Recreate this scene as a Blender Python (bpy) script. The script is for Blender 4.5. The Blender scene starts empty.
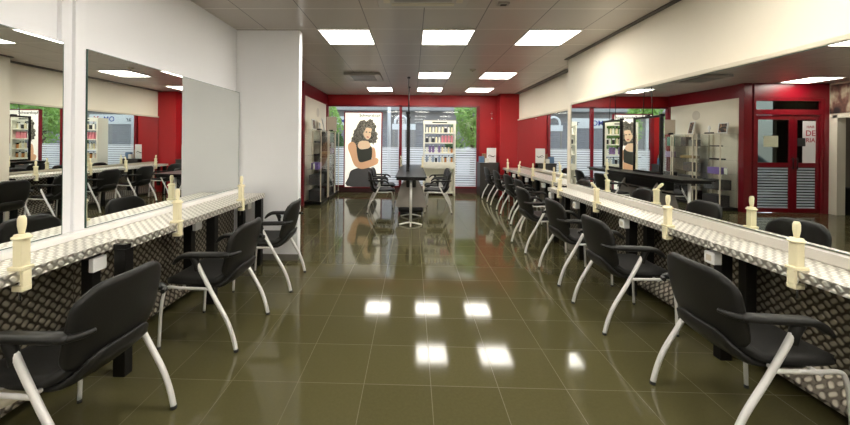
import bpy, bmesh, math, random
from mathutils import Vector, Matrix
random.seed(7)
PI = math.pi
C = bpy.context.scene.collection
scene = bpy.context.scene

# ------------------------------------------------------------------ materials
def mat(name, col=(.5,.5,.5), rough=.5, metal=0., spec=None, emit=None, estr=0., coat=0., trans=0.):
    m = bpy.data.materials.new(name); m.use_nodes = True
    b = m.node_tree.nodes['Principled BSDF']
    b.inputs['Base Color'].default_value = (*col, 1)
    b.inputs['Roughness'].default_value = rough
    b.inputs['Metallic'].default_value = metal
    if spec is not None: b.inputs['Specular IOR Level'].default_value = spec
    if emit: b.inputs['Emission Color'].default_value = (*emit, 1); b.inputs['Emission Strength'].default_value = estr
    if coat: b.inputs['Coat Weight'].default_value = coat
    if trans: b.inputs['Transmission Weight'].default_value = trans
    return m
def nd(m, t, **kw):
    n = m.node_tree.nodes.new(t)
    for k, v in kw.items(): setattr(n, k, v)
    return n
def lk(m, a, b): m.node_tree.links.new(a, b)
def mth(m, op, a, b=None, c=None):
    n = nd(m, 'ShaderNodeMath', operation=op)
    for i, v in enumerate((a, b, c)):
        if v is None: continue
        if isinstance(v, (int, float)): n.inputs[i].default_value = v
        else: lk(m, v, n.inputs[i])
    return n.outputs[0]
def noisy(m, scale, amt, bump=0.):
    """slight procedural variation of colour and a little bump"""
    b = m.node_tree.nodes['Principled BSDF']
    tc = nd(m, 'ShaderNodeTexCoord'); n = nd(m, 'ShaderNodeTexNoise'); n.inputs['Scale'].default_value = scale
    n.inputs['Detail'].default_value = 4
    lk(m, tc.outputs['Object'], n.inputs['Vector'])
    col = tuple(b.inputs['Base Color'].default_value)
    mx = nd(m, 'ShaderNodeMix', data_type='RGBA')
    mx.inputs['A'].default_value = tuple(c*(1-amt) for c in col[:3])+(1,)
    mx.inputs['B'].default_value = tuple(min(1, c*(1+amt)) for c in col[:3])+(1,)
    lk(m, n.outputs['Fac'], mx.inputs['Factor']); lk(m, mx.outputs['Result'], b.inputs['Base Color'])
    if bump:
        bp = nd(m, 'ShaderNodeBump'); bp.inputs['Strength'].default_value = bump; bp.inputs['Distance'].default_value = .002
        lk(m, n.outputs['Fac'], bp.inputs['Height']); lk(m, bp.outputs[0], b.inputs['Normal'])
    return m

WHITE = noisy(mat('white_paint', (.86,.86,.88), .6), 3, .02)
CREAM = noisy(mat('cream_paint', (.82,.76,.63), .6), 3, .03)
RED = noisy(mat('red_paint', (.37,.005,.009), .45), 3, .08)
REDM = noisy(mat('red_metal', (.19,.003,.010), .3, spec=.5), 5, .06)
PLAST = noisy(mat('black_plastic', (.012,.0115,.0105), .42, spec=.3), 90, .15, .15)
SEATM = noisy(mat('black_seat_plastic', (.012,.0115,.0105), .5, spec=.3), 160, .15, .25)
BLK = noisy(mat('black_metal', (.006,.0055,.005), .35, spec=.3), 20, .2)
TUBE = noisy(mat('silver_tube', (.78,.77,.75), .35, metal=.25), 30, .05)
CHROME = noisy(mat('chrome', (.75,.74,.72), .15, metal=1), 10, .03)
CLAMP = noisy(mat('cream_plastic', (.88,.80,.54), .4), 12, .04)
GREYP = noisy(mat('grey_panel', (.34,.31,.28), .4, metal=.3), 8, .06)
SOCK = noisy(mat('white_plastic', (.8,.8,.78), .4), 10, .02)
LEDGE = noisy(mat('white_ledge', (.86,.84,.82), .35), 6, .02)
BEIGE = noisy(mat('beige_trim', (.62,.56,.44), .45), 6, .04)
GREYT = noisy(mat('grey_skirting', (.16,.15,.13), .35), 14, .15)
DKWOOD = noisy(mat('dark_laminate', (.035,.030,.026), .4), 12, .25)
CONC = noisy(mat('street_concrete', (.33,.32,.31), .8), 4, .15)
ASPH = noisy(mat('asphalt', (.13,.13,.13), .85), 6, .2)
FACADE = noisy(mat('grey_facade', (.30,.28,.27), .7), 2, .12)
DKGLASS = noisy(mat('dark_shop_glass', (.03,.035,.04), .12), 3, .2)
BARK = noisy(mat('bark', (.10,.07,.045), .85), 14, .3, .5)
LEAFA = noisy(mat('light_leaf', (.30,.50,.12), .55), 9, .35)
LEAFB = noisy(mat('dark_leaf', (.06,.16,.035), .55), 9, .35)
CARP = noisy(mat('car_paint', (.75,.77,.80), .2, coat=.6), 4, .02)
RUBBER = noisy(mat('rubber', (.02,.02,.02), .7), 10, .1)
EDGE = noisy(mat('mirror_glass_edge', (.05,.11,.09), .3), 10, .1)

MIR = mat('mirror_silver', (.86,.88,.86), 0.0, metal=1)

def light_mat():
    m = mat('light_diffuser', (.9,.88,.8), .4)
    b = m.node_tree.nodes['Principled BSDF']
    tc = nd(m, 'ShaderNodeTexCoord'); g = nd(m, 'ShaderNodeVectorMath', operation='LENGTH')
    lk(m, tc.outputs['Object'], g.inputs[0])
    r = nd(m, 'ShaderNodeMapRange'); r.inputs['From Max'].default_value = .42
    r.inputs['To Min'].default_value = 1.12; r.inputs['To Max'].default_value = .75
    lk(m, g.outputs['Value'], r.inputs['Value'])
    b.inputs['Emission Color'].default_value = (1,.95,.86,1)
    k = mth(m, 'MULTIPLY', r.outputs[0], LSTR)
    lk(m, k, b.inputs['Emission Strength'])
    return m
LSTR = 9.0
LIGHT = light_mat()

def floor_mat():
    m = mat('olive_floor_tile', (.1,.09,.05), .1)
    b = m.node_tree.nodes['Principled BSDF']
    tc = nd(m, 'ShaderNodeTexCoord'); sp = nd(m, 'ShaderNodeSeparateXYZ'); lk(m, tc.outputs['Object'], sp.inputs[0])
    x = mth(m, 'ADD', sp.outputs[0], .276+8.0); y = mth(m, 'ADD', sp.outputs[1], 8.0-2.075)
    fx = mth(m, 'DIVIDE', x, .4); fy = mth(m, 'DIVIDE', y, .4)
    def near(f):
        fr = mth(m, 'FRACT', f); return mth(m, 'MINIMUM', fr, mth(m, 'SUBTRACT', 1., fr))
    d = mth(m, 'MINIMUM', near(fx), near(fy))
    line = mth(m, 'LESS_THAN', d, .0045)
    # per tile tint
    cx = nd(m, 'ShaderNodeCombineXYZ'); lk(m, mth(m,'FLOOR',fx), cx.inputs[0]); lk(m, mth(m,'FLOOR',fy), cx.inputs[1])
    wn = nd(m, 'ShaderNodeTexWhiteNoise'); lk(m, cx.outputs[0], wn.inputs['Vector'])
    nz = nd(m, 'ShaderNodeTexNoise'); nz.inputs['Scale'].default_value = 60; nz.inputs['Detail'].default_value = 5
    lk(m, tc.outputs['Object'], nz.inputs['Vector'])
    v = mth(m, 'ADD', mth(m, 'MULTIPLY', wn.outputs['Value'], .18), mth(m, 'MULTIPLY', nz.outputs['Fac'], .4))
    t = nd(m, 'ShaderNodeMix', data_type='RGBA')
    t.inputs['A'].default_value = (.066,.060,.025,1); t.inputs['B'].default_value = (.118,.106,.048,1)
    lk(m, v, t.inputs['Factor'])
    g = nd(m, 'ShaderNodeMix', data_type='RGBA'); g.inputs['B'].default_value = (.26,.24,.15,1)
    lk(m, mth(m, 'MULTIPLY', line, .2), g.inputs['Factor']); lk(m, t.outputs['Result'], g.inputs['A'])
    lk(m, g.outputs['Result'], b.inputs['Base Color'])
    lk(m, mth(m, 'ADD', mth(m, 'MULTIPLY', line, .3), .075), b.inputs['Roughness'])
    b.inputs['Specular IOR Level'].default_value = .32
    bp = nd(m, 'ShaderNodeBump'); bp.inputs['Strength'].default_value = .02; bp.inputs['Distance'].default_value = .002
    n2 = nd(m, 'ShaderNodeTexNoise'); n2.inputs['Scale'].default_value = 5
    lk(m, tc.outputs['Object'], n2.inputs['Vector'])
    lk(m, n2.outputs['Fac'], bp.inputs['Height']); lk(m, bp.outputs[0], b.inputs['Normal'])
    return m
FLOORM = floor_mat()

def ceil_mat():
    m = mat('metal_ceiling_tile', (.42,.39,.37), .34, metal=.0)
    b = m.node_tree.nodes['Principled BSDF']
    tc = nd(m, 'ShaderNodeTexCoord'); sp = nd(m, 'ShaderNodeSeparateXYZ'); lk(m, tc.outputs['Object'], sp.inputs[0])
    fx = mth(m, 'FRACT', mth(m, 'DIVIDE', mth(m, 'ADD', sp.outputs[0], 12.495), .63))
    fy = mth(m, 'FRACT', mth(m, 'DIVIDE', mth(m, 'ADD', sp.outputs[1], 12.6-.357), .63))
    nx = mth(m, 'MINIMUM', fx, mth(m, 'SUBTRACT', 1., fx)); ny = mth(m, 'MINIMUM', fy, mth(m, 'SUBTRACT', 1., fy))
    lx = mth(m, 'LESS_THAN', nx, .008); ly = mth(m, 'LESS_THAN', ny, .009)
    a = nd(m, 'ShaderNodeMix', data_type='RGBA'); a.inputs['A'].default_value = (.47,.42,.38,1); a.inputs['B'].default_value = (.78,.73,.67,1)
    lk(m, ly, a.inputs['Factor'])
    c = nd(m, 'ShaderNodeMix', data_type='RGBA'); c.inputs['B'].default_value = (.12,.11,.10,1)
    lk(m, lx, c.inputs['Factor']); lk(m, a.outputs['Result'], c.inputs['A'])
    lk(m, c.outputs['Result'], b.inputs['Base Color'])
    return m
CEILM = ceil_mat()

def tread_mat(name, lo, hi, rg, p=.030):
    m = mat(name, (.5,.47,.42), .35, metal=.85)
    b = m.node_tree.nodes['Principled BSDF']
    uv = nd(m, 'ShaderNodeUVMap'); uv.uv_map = 'UVMap'
    sp = nd(m, 'ShaderNodeSeparateXYZ'); lk(m, uv.outputs[0], sp.inputs[0])
    u = mth(m, 'DIVIDE', mth(m, 'ADD', mth(m, 'ADD', sp.outputs[0], sp.outputs[1]), 40.), p*1.414)
    v = mth(m, 'DIVIDE', mth(m, 'ADD', mth(m, 'SUBTRACT', sp.outputs[0], sp.outputs[1]), 40.), p*1.414)
    par = mth(m, 'MODULO', mth(m, 'ADD', mth(m, 'FLOOR', u), mth(m, 'FLOOR', v)), 2.)
    lu = mth(m, 'SUBTRACT', mth(m, 'FRACT', u), .5); lv = mth(m, 'SUBTRACT', mth(m, 'FRACT', v), .5)
    ipar = mth(m, 'SUBTRACT', 1., par)
    a = mth(m, 'ADD', mth(m, 'MULTIPLY', lu, par), mth(m, 'MULTIPLY', lv, ipar))
    c = mth(m, 'ADD', mth(m, 'MULTIPLY', lv, par), mth(m, 'MULTIPLY', lu, ipar))
    ea = mth(m, 'POWER', mth(m, 'DIVIDE', mth(m, 'ABSOLUTE', a), .50), 4.)
    ec = mth(m, 'POWER', mth(m, 'DIVIDE', mth(m, 'ABSOLUTE', c), .36), 2.)
    h = mth(m, 'SUBTRACT', 1., mth(m, 'ADD', ea, ec))
    r = nd(m, 'ShaderNodeMapRange'); r.inputs['From Min'].default_value = 0; r.inputs['From Max'].default_value = .8
    lk(m, h, r.inputs['Value'])
    bp = nd(m, 'ShaderNodeBump'); bp.inputs['Strength'].default_value = .8; bp.inputs['Distance'].default_value = .004
    lk(m, r.outputs[0], bp.inputs['Height']); lk(m, bp.outputs[0], b.inputs['Normal'])
    mx = nd(m, 'ShaderNodeMix', data_type='RGBA'); mx.inputs['A'].default_value = (*lo,1); mx.inputs['B'].default_value = (*hi,1)
    lk(m, r.outputs[0], mx.inputs['Factor']); lk(m, mx.outputs['Result'], b.inputs['Base Color'])
    lk(m, mth(m, 'ADD', rg, mth(m, 'MULTIPLY', r.outputs[0], .1)), b.inputs['Roughness'])
    return m
TREAD = tread_mat('lit_tread_plate', (.56,.53,.47), (.97,.95,.88), .36, .038)  # lit copy of the tread plate: brightness of the tops put into the colour
KICK = tread_mat('shaded_tread_plate', (.085,.072,.055), (.46,.42,.34), .40, .042)  # same plate for the kick panels, under-counter shade painted into the colour

def glass_mat(name, tint=(.9,.93,.92), frosted=None, invert=False):
    """thin pane: clear with a fresnel reflection; frosted=(z0,z1,pitch,fill) adds printed frosted stripes"""
    m = bpy.data.materials.new(name); m.use_nodes = True
    nt = m.node_tree; nt.nodes.clear()
    out = nd(m, 'ShaderNodeOutputMaterial'); tr = nd(m, 'ShaderNodeBsdfTransparent'); tr.inputs[0].default_value = (*tint,1)
    gl = nd(m, 'ShaderNodeBsdfGlossy'); gl.inputs['Roughness'].default_value = .02
    lw = nd(m, 'ShaderNodeLayerWeight'); lw.inputs['Blend'].default_value = .5
    fr = mth(m, 'ADD', mth(m, 'MULTIPLY', mth(m, 'POWER', lw.outputs['Facing'], 5.), .35), .025)
    mx = nd(m, 'ShaderNodeMixShader'); lk(m, fr, mx.inputs[0]); lk(m, tr.outputs[0], mx.inputs[1]); lk(m, gl.outputs[0], mx.inputs[2])
    res = mx.outputs[0]
    if frosted:
        z0, z1, pitch, fill = frosted
        tc = nd(m, 'ShaderNodeTexCoord'); sp = nd(m, 'ShaderNodeSeparateXYZ'); lk(m, tc.outputs['Object'], sp.inputs[0])
        z = sp.outputs[2]
        f = mth(m, 'FRACT', mth(m, 'DIVIDE', mth(m, 'SUBTRACT', z, z0), pitch))
        # a few short breaks in the stripes, as in a cut vinyl film
        s = mth(m, 'LESS_THAN', f, fill)
        s = mth(m, 'MULTIPLY', s, mth(m, 'MULTIPLY', mth(m, 'GREATER_THAN', z, z0), mth(m, 'LESS_THAN', z, z1)))
        df = nd(m, 'ShaderNodeBsdfDiffuse'); df.inputs[0].default_value = (.85,.87,.9,1)
        tl = nd(m, 'ShaderNodeBsdfTranslucent'); tl.inputs[0].default_value = (.85,.87,.9,1)
        m1 = nd(m, 'ShaderNodeMixShader'); m1.inputs[0].default_value = .75; lk(m, df.outputs[0], m1.inputs[1]); lk(m, tl.outputs[0], m1.inputs[2])
        m2 = nd(m, 'ShaderNodeMixShader'); lk(m, mth(m, 'MULTIPLY', s, .85), m2.inputs[0])
        lk(m, res, m2.inputs[1]); lk(m, m1.outputs[0], m2.inputs[2]); res = m2.outputs[0]
    lk(m, res, out.inputs[0])
    return m
GLASS = glass_mat('clear_glass', tint=(.975,.985,.98))
WINGL = glass_mat('window_glass_frosted_stripes', frosted=(.18,1.30,.065,.72))
DOORGL = glass_mat('door_glass_frosted_stripes', tint=(.30,.32,.30), frosted=(.1,.99,.06,.6))
DOORGL2 = glass_mat('tinted_glass', tint=(.3,.32,.3))

def shutter_mat():
    m = noisy(mat('roller_shutter', (.30,.29,.30), .5, metal=.3), 4, .1)
    b = m.node_tree.nodes['Principled BSDF']
    tc = nd(m, 'ShaderNodeTexCoord'); sp = nd(m, 'ShaderNodeSeparateXYZ'); lk(m, tc.outputs['Object'], sp.inputs[0])
    f = mth(m, 'PINGPONG', sp.outputs[2], .05)
    bp = nd(m, 'ShaderNodeBump'); bp.inputs['Distance'].default_value = .5; lk(m, f, bp.inputs['Height']); lk(m, bp.outputs[0], b.inputs['Normal'])
    return m
SHUT = shutter_mat()
def mural_mat():
    m = mat('mural_print', (.2,.15,.12), .6)
    b = m.node_tree.nodes['Principled BSDF']
    tc = nd(m, 'ShaderNodeTexCoord'); n = nd(m, 'ShaderNodeTexNoise'); n.inputs['Scale'].default_value = 5; n.inputs['Detail'].default_value = 8
    mp = nd(m, 'ShaderNodeMapping'); mp.inputs['Scale'].default_value = (1,1,.45)
    lk(m, tc.outputs['Object'], mp.inputs[0]); lk(m, mp.outputs[0], n.inputs['Vector'])
    r = nd(m, 'ShaderNodeValToRGB'); r.color_ramp.elements[0].color = (.03,.02,.02,1); r.color_ramp.elements[1].color = (.5,.42,.3,1)
    r.color_ramp.elements[0].position = .42; r.color_ramp.elements[1].position = .62
    e = r.color_ramp.elements.new(.5); e.color = (.16,.07,.05,1)
    lk(m, n.outputs['Fac'], r.inputs[0]); lk(m, r.outputs[0], b.inputs['Base Color'])
    return m
MURAL = mural_mat()
def photo_mat():
    m = mat('framed_photo_print', (.05,.03,.02), .4)
    b = m.node_tree.nodes['Principled BSDF']
    tc = nd(m, 'ShaderNodeTexCoord'); n = nd(m, 'ShaderNodeTexNoise'); n.inputs['Scale'].default_value = 22
    lk(m, tc.outputs['Object'], n.inputs['Vector'])
    r = nd(m, 'ShaderNodeValToRGB'); r.color_ramp.elements[0].color = (.015,.01,.01,1); r.color_ramp.elements[1].color = (.35,.2,.12,1)
    r.color_ramp.elements[0].position = .5; r.color_ramp.elements[1].position = .65
    lk(m, n.outputs['Fac'], r.inputs[0]); lk(m, r.outputs[0], b.inputs['Base Color'])
    return m
PHOTO = photo_mat()

_cm = {}
def col(r, g, b, rough=.45, e=0.):
    k = (r,g,b,rough,e)
    if k not in _cm:
        _cm[k] = noisy(mat('paint_%d' % len(_cm), (r,g,b), rough), 8, .05)
        if e:
            bb = _cm[k].node_tree.nodes['Principled BSDF']; bb.inputs['Emission Color'].default_value = (r,g,b,1); bb.inputs['Emission Strength'].default_value = e
    return _cm[k]

# ------------------------------------------------------------------ mesh building
class MB:
    def __init__(s): s.b = bmesh.new()
    def box(s, x0,x1,y0,y1,z0,z1, bev=0., M=None):
        t = bmesh.new()
        vs = [t.verts.new((x,y,z)) for x in (x0,x1) for y in (y0,y1) for z in (z0,z1)]
        for f in ((0,1,3,2),(4,6,7,5),(0,4,5,1),(2,3,7,6),(0,2,6,4),(1,5,7,3)): t.faces.new([vs[i] for i in f])
        bmesh.ops.recalc_face_normals(t, faces=t.faces)
        if bev: bmesh.ops.bevel(t, geom=list(t.edges), offset=bev, segments=2, affect='EDGES', profile=.5)
        return s.add(t, M)
    def add(s, t, M=None):
        if M is not None: bmesh.ops.transform(t, matrix=M, verts=t.verts)
        me = bpy.data.meshes.new('_t'); t.to_mesh(me); t.free(); s.b.from_mesh(me); bpy.data.meshes.remove(me)
        return s
    def tube(s, pts, r, n=10, M=None, smooth=True, cap=True):
        P = [Vector(p) for p in pts]
        if smooth and len(P) > 2:
            Q = []
            for i in range(len(P)-1):
                p0 = P[max(i-1,0)]; p1 = P[i]; p2 = P[i+1]; p3 = P[min(i+2,len(P)-1)]
                for k in range(5):
                    t = k/5.
                    Q.append(.5*((2*p1)+(-p0+p2)*t+(2*p0-5*p1+4*p2-p3)*t*t+(-p0+3*p1-3*p2+p3)*t**3))
            Q.append(P[-1]); P = Q
        R = r if callable(r) else (lambda t: r)
        t_ = bmesh.new(); rings = []
        up = Vector((0,0,1)); prev = None
        for i, p in enumerate(P):
            d = (P[min(i+1,len(P)-1)]-P[max(i-1,0)]).normalized()
            if prev is None:
                a = d.orthogonal().normalized()
            else:
                a = (prev - d*prev.dot(d)).normalized()
            prev = a; b = d.cross(a)
            rr = R(i/(len(P)-1))
            rings.append([t_.verts.new(p+rr*(math.cos(2*PI*k/n)*a+math.sin(2*PI*k/n)*b)) for k in range(n)])
        for i in range(len(rings)-1):
            for k in range(n):
                f = t_.faces.new((rings[i][k],rings[i][(k+1)%n],rings[i+1][(k+1)%n],rings[i+1][k])); f.smooth = True
        if cap:
            t_.faces.new(rings[0][::-1]); t_.faces.new(rings[-1])
        bmesh.ops.recalc_face_normals(t_, faces=t_.faces)
        return s.add(t_, M)
    def lathe(s, prof, n=16, c=(0,0,0), M=None):
        t = bmesh.new(); rings = []
        for r, z in prof:
            rings.append([t.verts.new((c[0]+max(r,1e-4)*math.cos(2*PI*k/n), c[1]+max(r,1e-4)*math.sin(2*PI*k/n), c[2]+z)) for k in range(n)])
        for i in range(len(rings)-1):
            for k in range(n):
                f = t.faces.new((rings[i][k],rings[i][(k+1)%n],rings[i+1][(k+1)%n],rings[i+1][k])); f.smooth = n > 8
        t.faces.new(rings[0][::-1]); t.faces.new(rings[-1])
        bmesh.ops.recalc_face_normals(t, faces=t.faces)
        return s.add(t, M)
    def prism(s, poly, a, b, axis='y', M=None, bev=0.):
        """poly in the two other axes, extruded from a to b"""
        t = bmesh.new()
        def v(p, h):
            return {'y': (p[0],h,p[1]), 'x': (h,p[0],p[1]), 'z': (p[0],p[1],h)}[axis]
        A = [t.verts.new(v(p,a)) for p in poly]; B = [t.verts.new(v(p,b)) for p in poly]
        t.faces.new(A); t.faces.new(B[::-1]); n = len(poly)
        for i in range(n): t.faces.new((A[i],A[(i+1)%n],B[(i+1)%n],B[i]))
        bmesh.ops.recalc_face_normals(t, faces=t.faces)
        if bev: bmesh.ops.bevel(t, geom=list(t.edges), offset=bev, segments=2, affect='EDGES', profile=.5)
        return s.add(t, M)
    def sheet(s, f, nu, nv, th, M=None):
        """thick smooth sheet: f(u,v)->(point) for u,v in [-1,1]"""
        t = bmesh.new()
        G = [[Vector(f(-1+2*i/nu, -1+2*j/nv)) for j in range(nv+1)] for i in range(nu+1)]
        def nrm(i,j):
            du = G[min(i+1,nu)][j]-G[max(i-1,0)][j]; dv = G[i][min(j+1,nv)]-G[i][max(j-1,0)]
            n = du.cross(dv); return n.normalized() if n.length > 1e-9 else Vector((0,0,1))
        T = [[None]*(nv+1) for _ in range(nu+1)]; B = [[None]*(nv+1) for _ in range(nu+1)]
        for i in range(nu+1):
            for j in range(nv+1):
                u = -1+2*i/nu; v = -1+2*j/nv
                e = max(abs(u),abs(v)); h = th*.5*(1-.55*max(0,(e-.8)/.2)**2)
                n = nrm(i,j); T[i][j] = t.verts.new(G[i][j]+n*h); B[i][j] = t.verts.new(G[i][j]-n*h)
        def q(a,b,c,d):
            fc = t.faces.new((a,b,c,d)); fc.smooth = True
        for i in range(nu):
            for j in range(nv):
                q(T[i][j],T[i+1][j],T[i+1][j+1],T[i][j+1]); q(B[i][j+1],B[i+1][j+1],B[i+1][j],B[i][j])
        for i in range(nu):
            q(T[i][0],B[i][0],B[i+1][0],T[i+1][0]); q(T[i+1][nv],B[i+1][nv],B[i][nv],T[i][nv])
        for j in range(nv):
            q(T[0][j+1],B[0][j+1],B[0][j],T[0][j]); q(T[nu][j],B[nu][j],B[nu][j+1],T[nu][j+1])
        bmesh.ops.recalc_face_normals(t, faces=t.faces)
        return s.add(t, M)
    def build(s, name, m, parent=None, loc=(0,0,0), rot=(0,0,0)):
        me = bpy.data.meshes.new(name); s.b.to_mesh(me); s.b.free()
        me.materials.append(m)
        o = bpy.data.objects.new(name, me); C.objects.link(o)
        o.location = loc; o.rotation_euler = rot
        if parent: o.parent = parent
        return o

def thing(name, label, cat, loc=(0,0,0), rz=0, group=None):
    o = bpy.data.objects.new(name, None); C.objects.link(o); o.empty_display_size = .05
    o.location = loc; o.rotation_euler = (0,0,rz); o['label'] = label; o['category'] = cat
    if group: o['group'] = group
    return o
def tag(o, label, cat, group=None):
    o['label'] = label; o['category'] = cat
    if group: o['group'] = group
    return o
def struct(o): o['kind'] = 'structure'; return o
def dup(root, loc, rz, label, group=None):
    r = root.copy(); C.objects.link(r); r.location = loc; r.rotation_euler = (0,0,rz); r['label'] = label
    if group: r['group'] = group
    for ch in list(root.children):
        c = ch.copy(); C.objects.link(c); c.parent = r
        for g in list(ch.children):
            d = g.copy(); C.objects.link(d); d.parent = c
    return r
def uvbox(o, rot=False):
    """planar UVs in metres by dominant normal axis"""
    me = o.data; uv = me.uv_layers.new(name='UVMap')
    for p in me.polygons:
        n = p.normal; a = [abs(n.x),abs(n.y),abs(n.z)]; k = a.index(max(a))
        for li in p.loop_indices:
            c = me.vertices[me.loops[li].vertex_index].co
            uv.data[li].uv = (c.y,c.z) if k == 0 else ((c.x,c.z) if k == 1 else (c.x,c.y))
    return o
def text(name, body, size, m, loc, rot, parent=None, mirror=False, extrude=.001, align='CENTER'):
    cu = bpy.data.curves.new(name, 'FONT'); cu.body = body; cu.size = size; cu.extrude = extrude; cu.align_x = align
    cu.align_y = 'CENTER'; cu.resolution_u = 3
    cu.offset = size*.012; t = bpy.data.objects.new('_txt', cu); C.objects.link(t)
    dg = bpy.context.evaluated_depsgraph_get(); dg.update()
    me = bpy.data.meshes.new_from_object(t.evaluated_get(dg)); bpy.data.objects.remove(t)
    me.materials.clear(); me.materials.append(m)
    if mirror: me.transform(Matrix.Scale(-1, 4, (1,0,0))); me.flip_normals()
    o = bpy.data.objects.new(name, me); C.objects.link(o); o.location = loc; o.rotation_euler = rot
    if parent: o.parent = parent
    return o

CH = 2.80      # ceiling height
FY = 9.95       # far window wall
# ------------------------------------------------------------------ the room
def box_struct(name, m, *b):
    return struct(MB().box(*b).build(name, m))
box_struct('floor', FLOORM, -5.8,3.1, -4.3,FY+.15, -.1,0)
box_struct('ceiling', CEILM, -5.8,3.1, -4.3,FY+.15, CH,CH+.1)
box_struct('wall_left', WHITE, -2.28,-2.16, -4.2,4.19, 0,CH)
box_struct('wall_back', WHITE, -2.28,3.0, -4.3,-4.2, 0,CH)
struct(MB().box(-2.28,-1.388, 4.19,4.30, 0,CH, .004).build('wall_left_pier', WHITE))
box_struct('baseboard_pier', GREYT, -2.16,-1.376, 4.175,4.19, 0,.075)
box_struct('baseboard_pier_side', GREYT, -1.388,-1.376, 4.19,4.30, 0,.075)
box_struct('wall_alcove_rear', WHITE, -4.4,-2.28, 4.3,4.42, 0,CH)
# alcove side wall with an opening framed in cream
DY = 7.67
struct(MB().box(-4.38,-4.23, 4.42,6.0, 0,CH).box(-4.38,-4.23, 6.0,7.55, 2.06,CH).box(-4.38,-4.23,7.55,DY+.12,0,CH).build('wall_alcove_side', CREAM))
TAUPE = noisy(mat('taupe_wall',(.34,.29,.23),.7),3,.05)
struct(MB().box(-5.8,-5.7, 4.3,9.0, 0,CH).box(-5.7,-4.38,8.9,9.0,0,CH).box(-5.7,-4.38,4.3,4.4,0,CH).build('wall_back_room', TAUPE))
struct(MB().box(-4.39,-4.21, 7.52,7.61, 0,2.12,.004).box(-4.39,-4.21, 5.92,6.01, 0,2.12,.004).box(-4.39,-4.21, 5.92,7.61, 2.05,2.12,.004).build('trim_1', CREAM))
tag(MB().box(-4.229,-4.215, 5.9,7.66, 2.15,2.76).build('wall_mural', MURAL), 'dark printed mural above the cream framed opening at right of the mirror', 'mural')
# left far wall (display wall) with red frame
struct(MB().box(-2.60,-2.48, DY+.12,FY, 0,CH).build('wall_left_far', CREAM))
struct(MB().box(-2.60,-2.43, DY,DY+.12, 0,CH,.004).box(-2.48,-2.46, DY+.12,FY, 2.50,CH).box(-2.48,-2.45, FY-.08,FY, 0,2.50).build('trim_2', REDM))
struct(MB().box(-4.222,-4.113,DY,DY+.12,0,CH).box(-4.113,-2.648,DY,DY+.12,2.483,CH).build('wall_entrance', REDM))
door = struct(bpy.data.objects.new('door_1', None)); C.objects.link(door); door.location = (0,DY+.06,0)
f = MB()
f.box(-2.697,-2.648,-.05,.05,0,2.483,.004).box(-4.113,-4.064,-.05,.05,0,2.483,.004).box(-4.064,-2.697,-.05,.05,2.424,2.483,.004).box(-4.064,-2.697,-.05,.05,2.120,2.237,.004)
f.build('door_frame', REDM, door)
MB().box(-4.064,-2.697,-.004,.004,2.237,2.424).build('transom_pane', DOORGL2, door)
for x0,x1,g0,g1,hx in ((-3.508,-2.699,-3.425,-2.765,-3.465),(-4.062,-3.512,-3.995,-3.592,-3.553)):
    lf = MB()
    lf.box(x0,g0,-.025,.025,.01,2.114,.003).box(g1,x1,-.025,.025,.01,2.114,.003)
    lf.box(g0,g1,-.025,.025,.01,.10,.003).box(g0,g1,-.025,.025,0.988,1.086,.003).box(g0,g1,-.025,.025,2.021,2.114,.003)
    leaf = lf.build('door_leaf', REDM, door)
    MB().box(g0,g1,-.004,.004,.1,2.021).build('door_pane', DOORGL, leaf)
    MB().tube([(hx,-.07,.95),(hx,-.07,1.2)],.011,8).tube([(hx,-.07,.98),(hx,-.02,.98)],.008,8).tube([(hx,-.07,1.17),(hx,-.02,1.17)],.008,8).build('door_handle', BLK, leaf)
# notices stuck on the door panes (printed for the street, so seen reversed from inside)
nt = thing('door_poster', 'white poster with red lettering stuck on the narrow leaf of the entrance door', 'poster', (-3.864,DY+.050,1.535))
MB().box(-.145,.145,-.001,.001,-.46,.46).build('poster_sheet', col(.85,.82,.82), nt)
RL = col(.45,.04,.07)
for tx,sz,zz in (('HAIR',.075,.33),('DE',.17,.19),('RIA',.13,.04)):
    text('lettering', tx, sz, RL, (-.02,-.003,zz), (PI/2,0,0), nt, mirror=True)
tag(MB().box(-.085,.085,-.002,.002,-.09,.09).build('door_notice', col(.03,.03,.03), loc=(-3.690,DY+.045,1.535)), 'small black square notice on the door beside the red lettered poster', 'notice')
tag(MB().box(-.155,.155,-.001,.001,-.12,.12).build('door_notice', col(.55,.55,.40), loc=(-3.050,DY+.05,1.546)), 'pale yellow notice on the wide leaf of the entrance door', 'notice')

# far wall: red header, red right part, window frames
struct(MB().box(-2.60,3.1,FY,FY+.12,2.505,CH).box(1.885,3.1,FY,FY+.12,0,2.505).build('wall_far', RED))
struct(MB().box(2.38,3.1,FY-.44,FY,0,CH,.003).build('wall_far_pillar', RED))
struct(MB().box(-2.48,1.885,FY-.02,FY+.1,0,.15).build('baseboard_far', noisy(mat('dark_sill',(.10,.035,.035),.4),4,.1)))
win = struct(bpy.data.objects.new('window_1', None)); C.objects.link(win); win.location = (0,FY,0)
w = MB()
for x0,x1 in ((-2.48,-2.43),(-.385,-.305),(1.82,1.905)): w.box(x0,x1,-.04,.06,.15,2.505,.004)
w.box(-2.43,1.82,-.04,.06,.15,.20,.003).box(-2.43,1.82,-.04,.06,2.46,2.505,.003)
w.build('window_frame', REDM, win)
for x0,x1 in ((-2.43,-.385),(-.305,1.82)): MB().box(x0,x1,.0,.006,.20,2.46).build('window_pane', WINGL, win)

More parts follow.
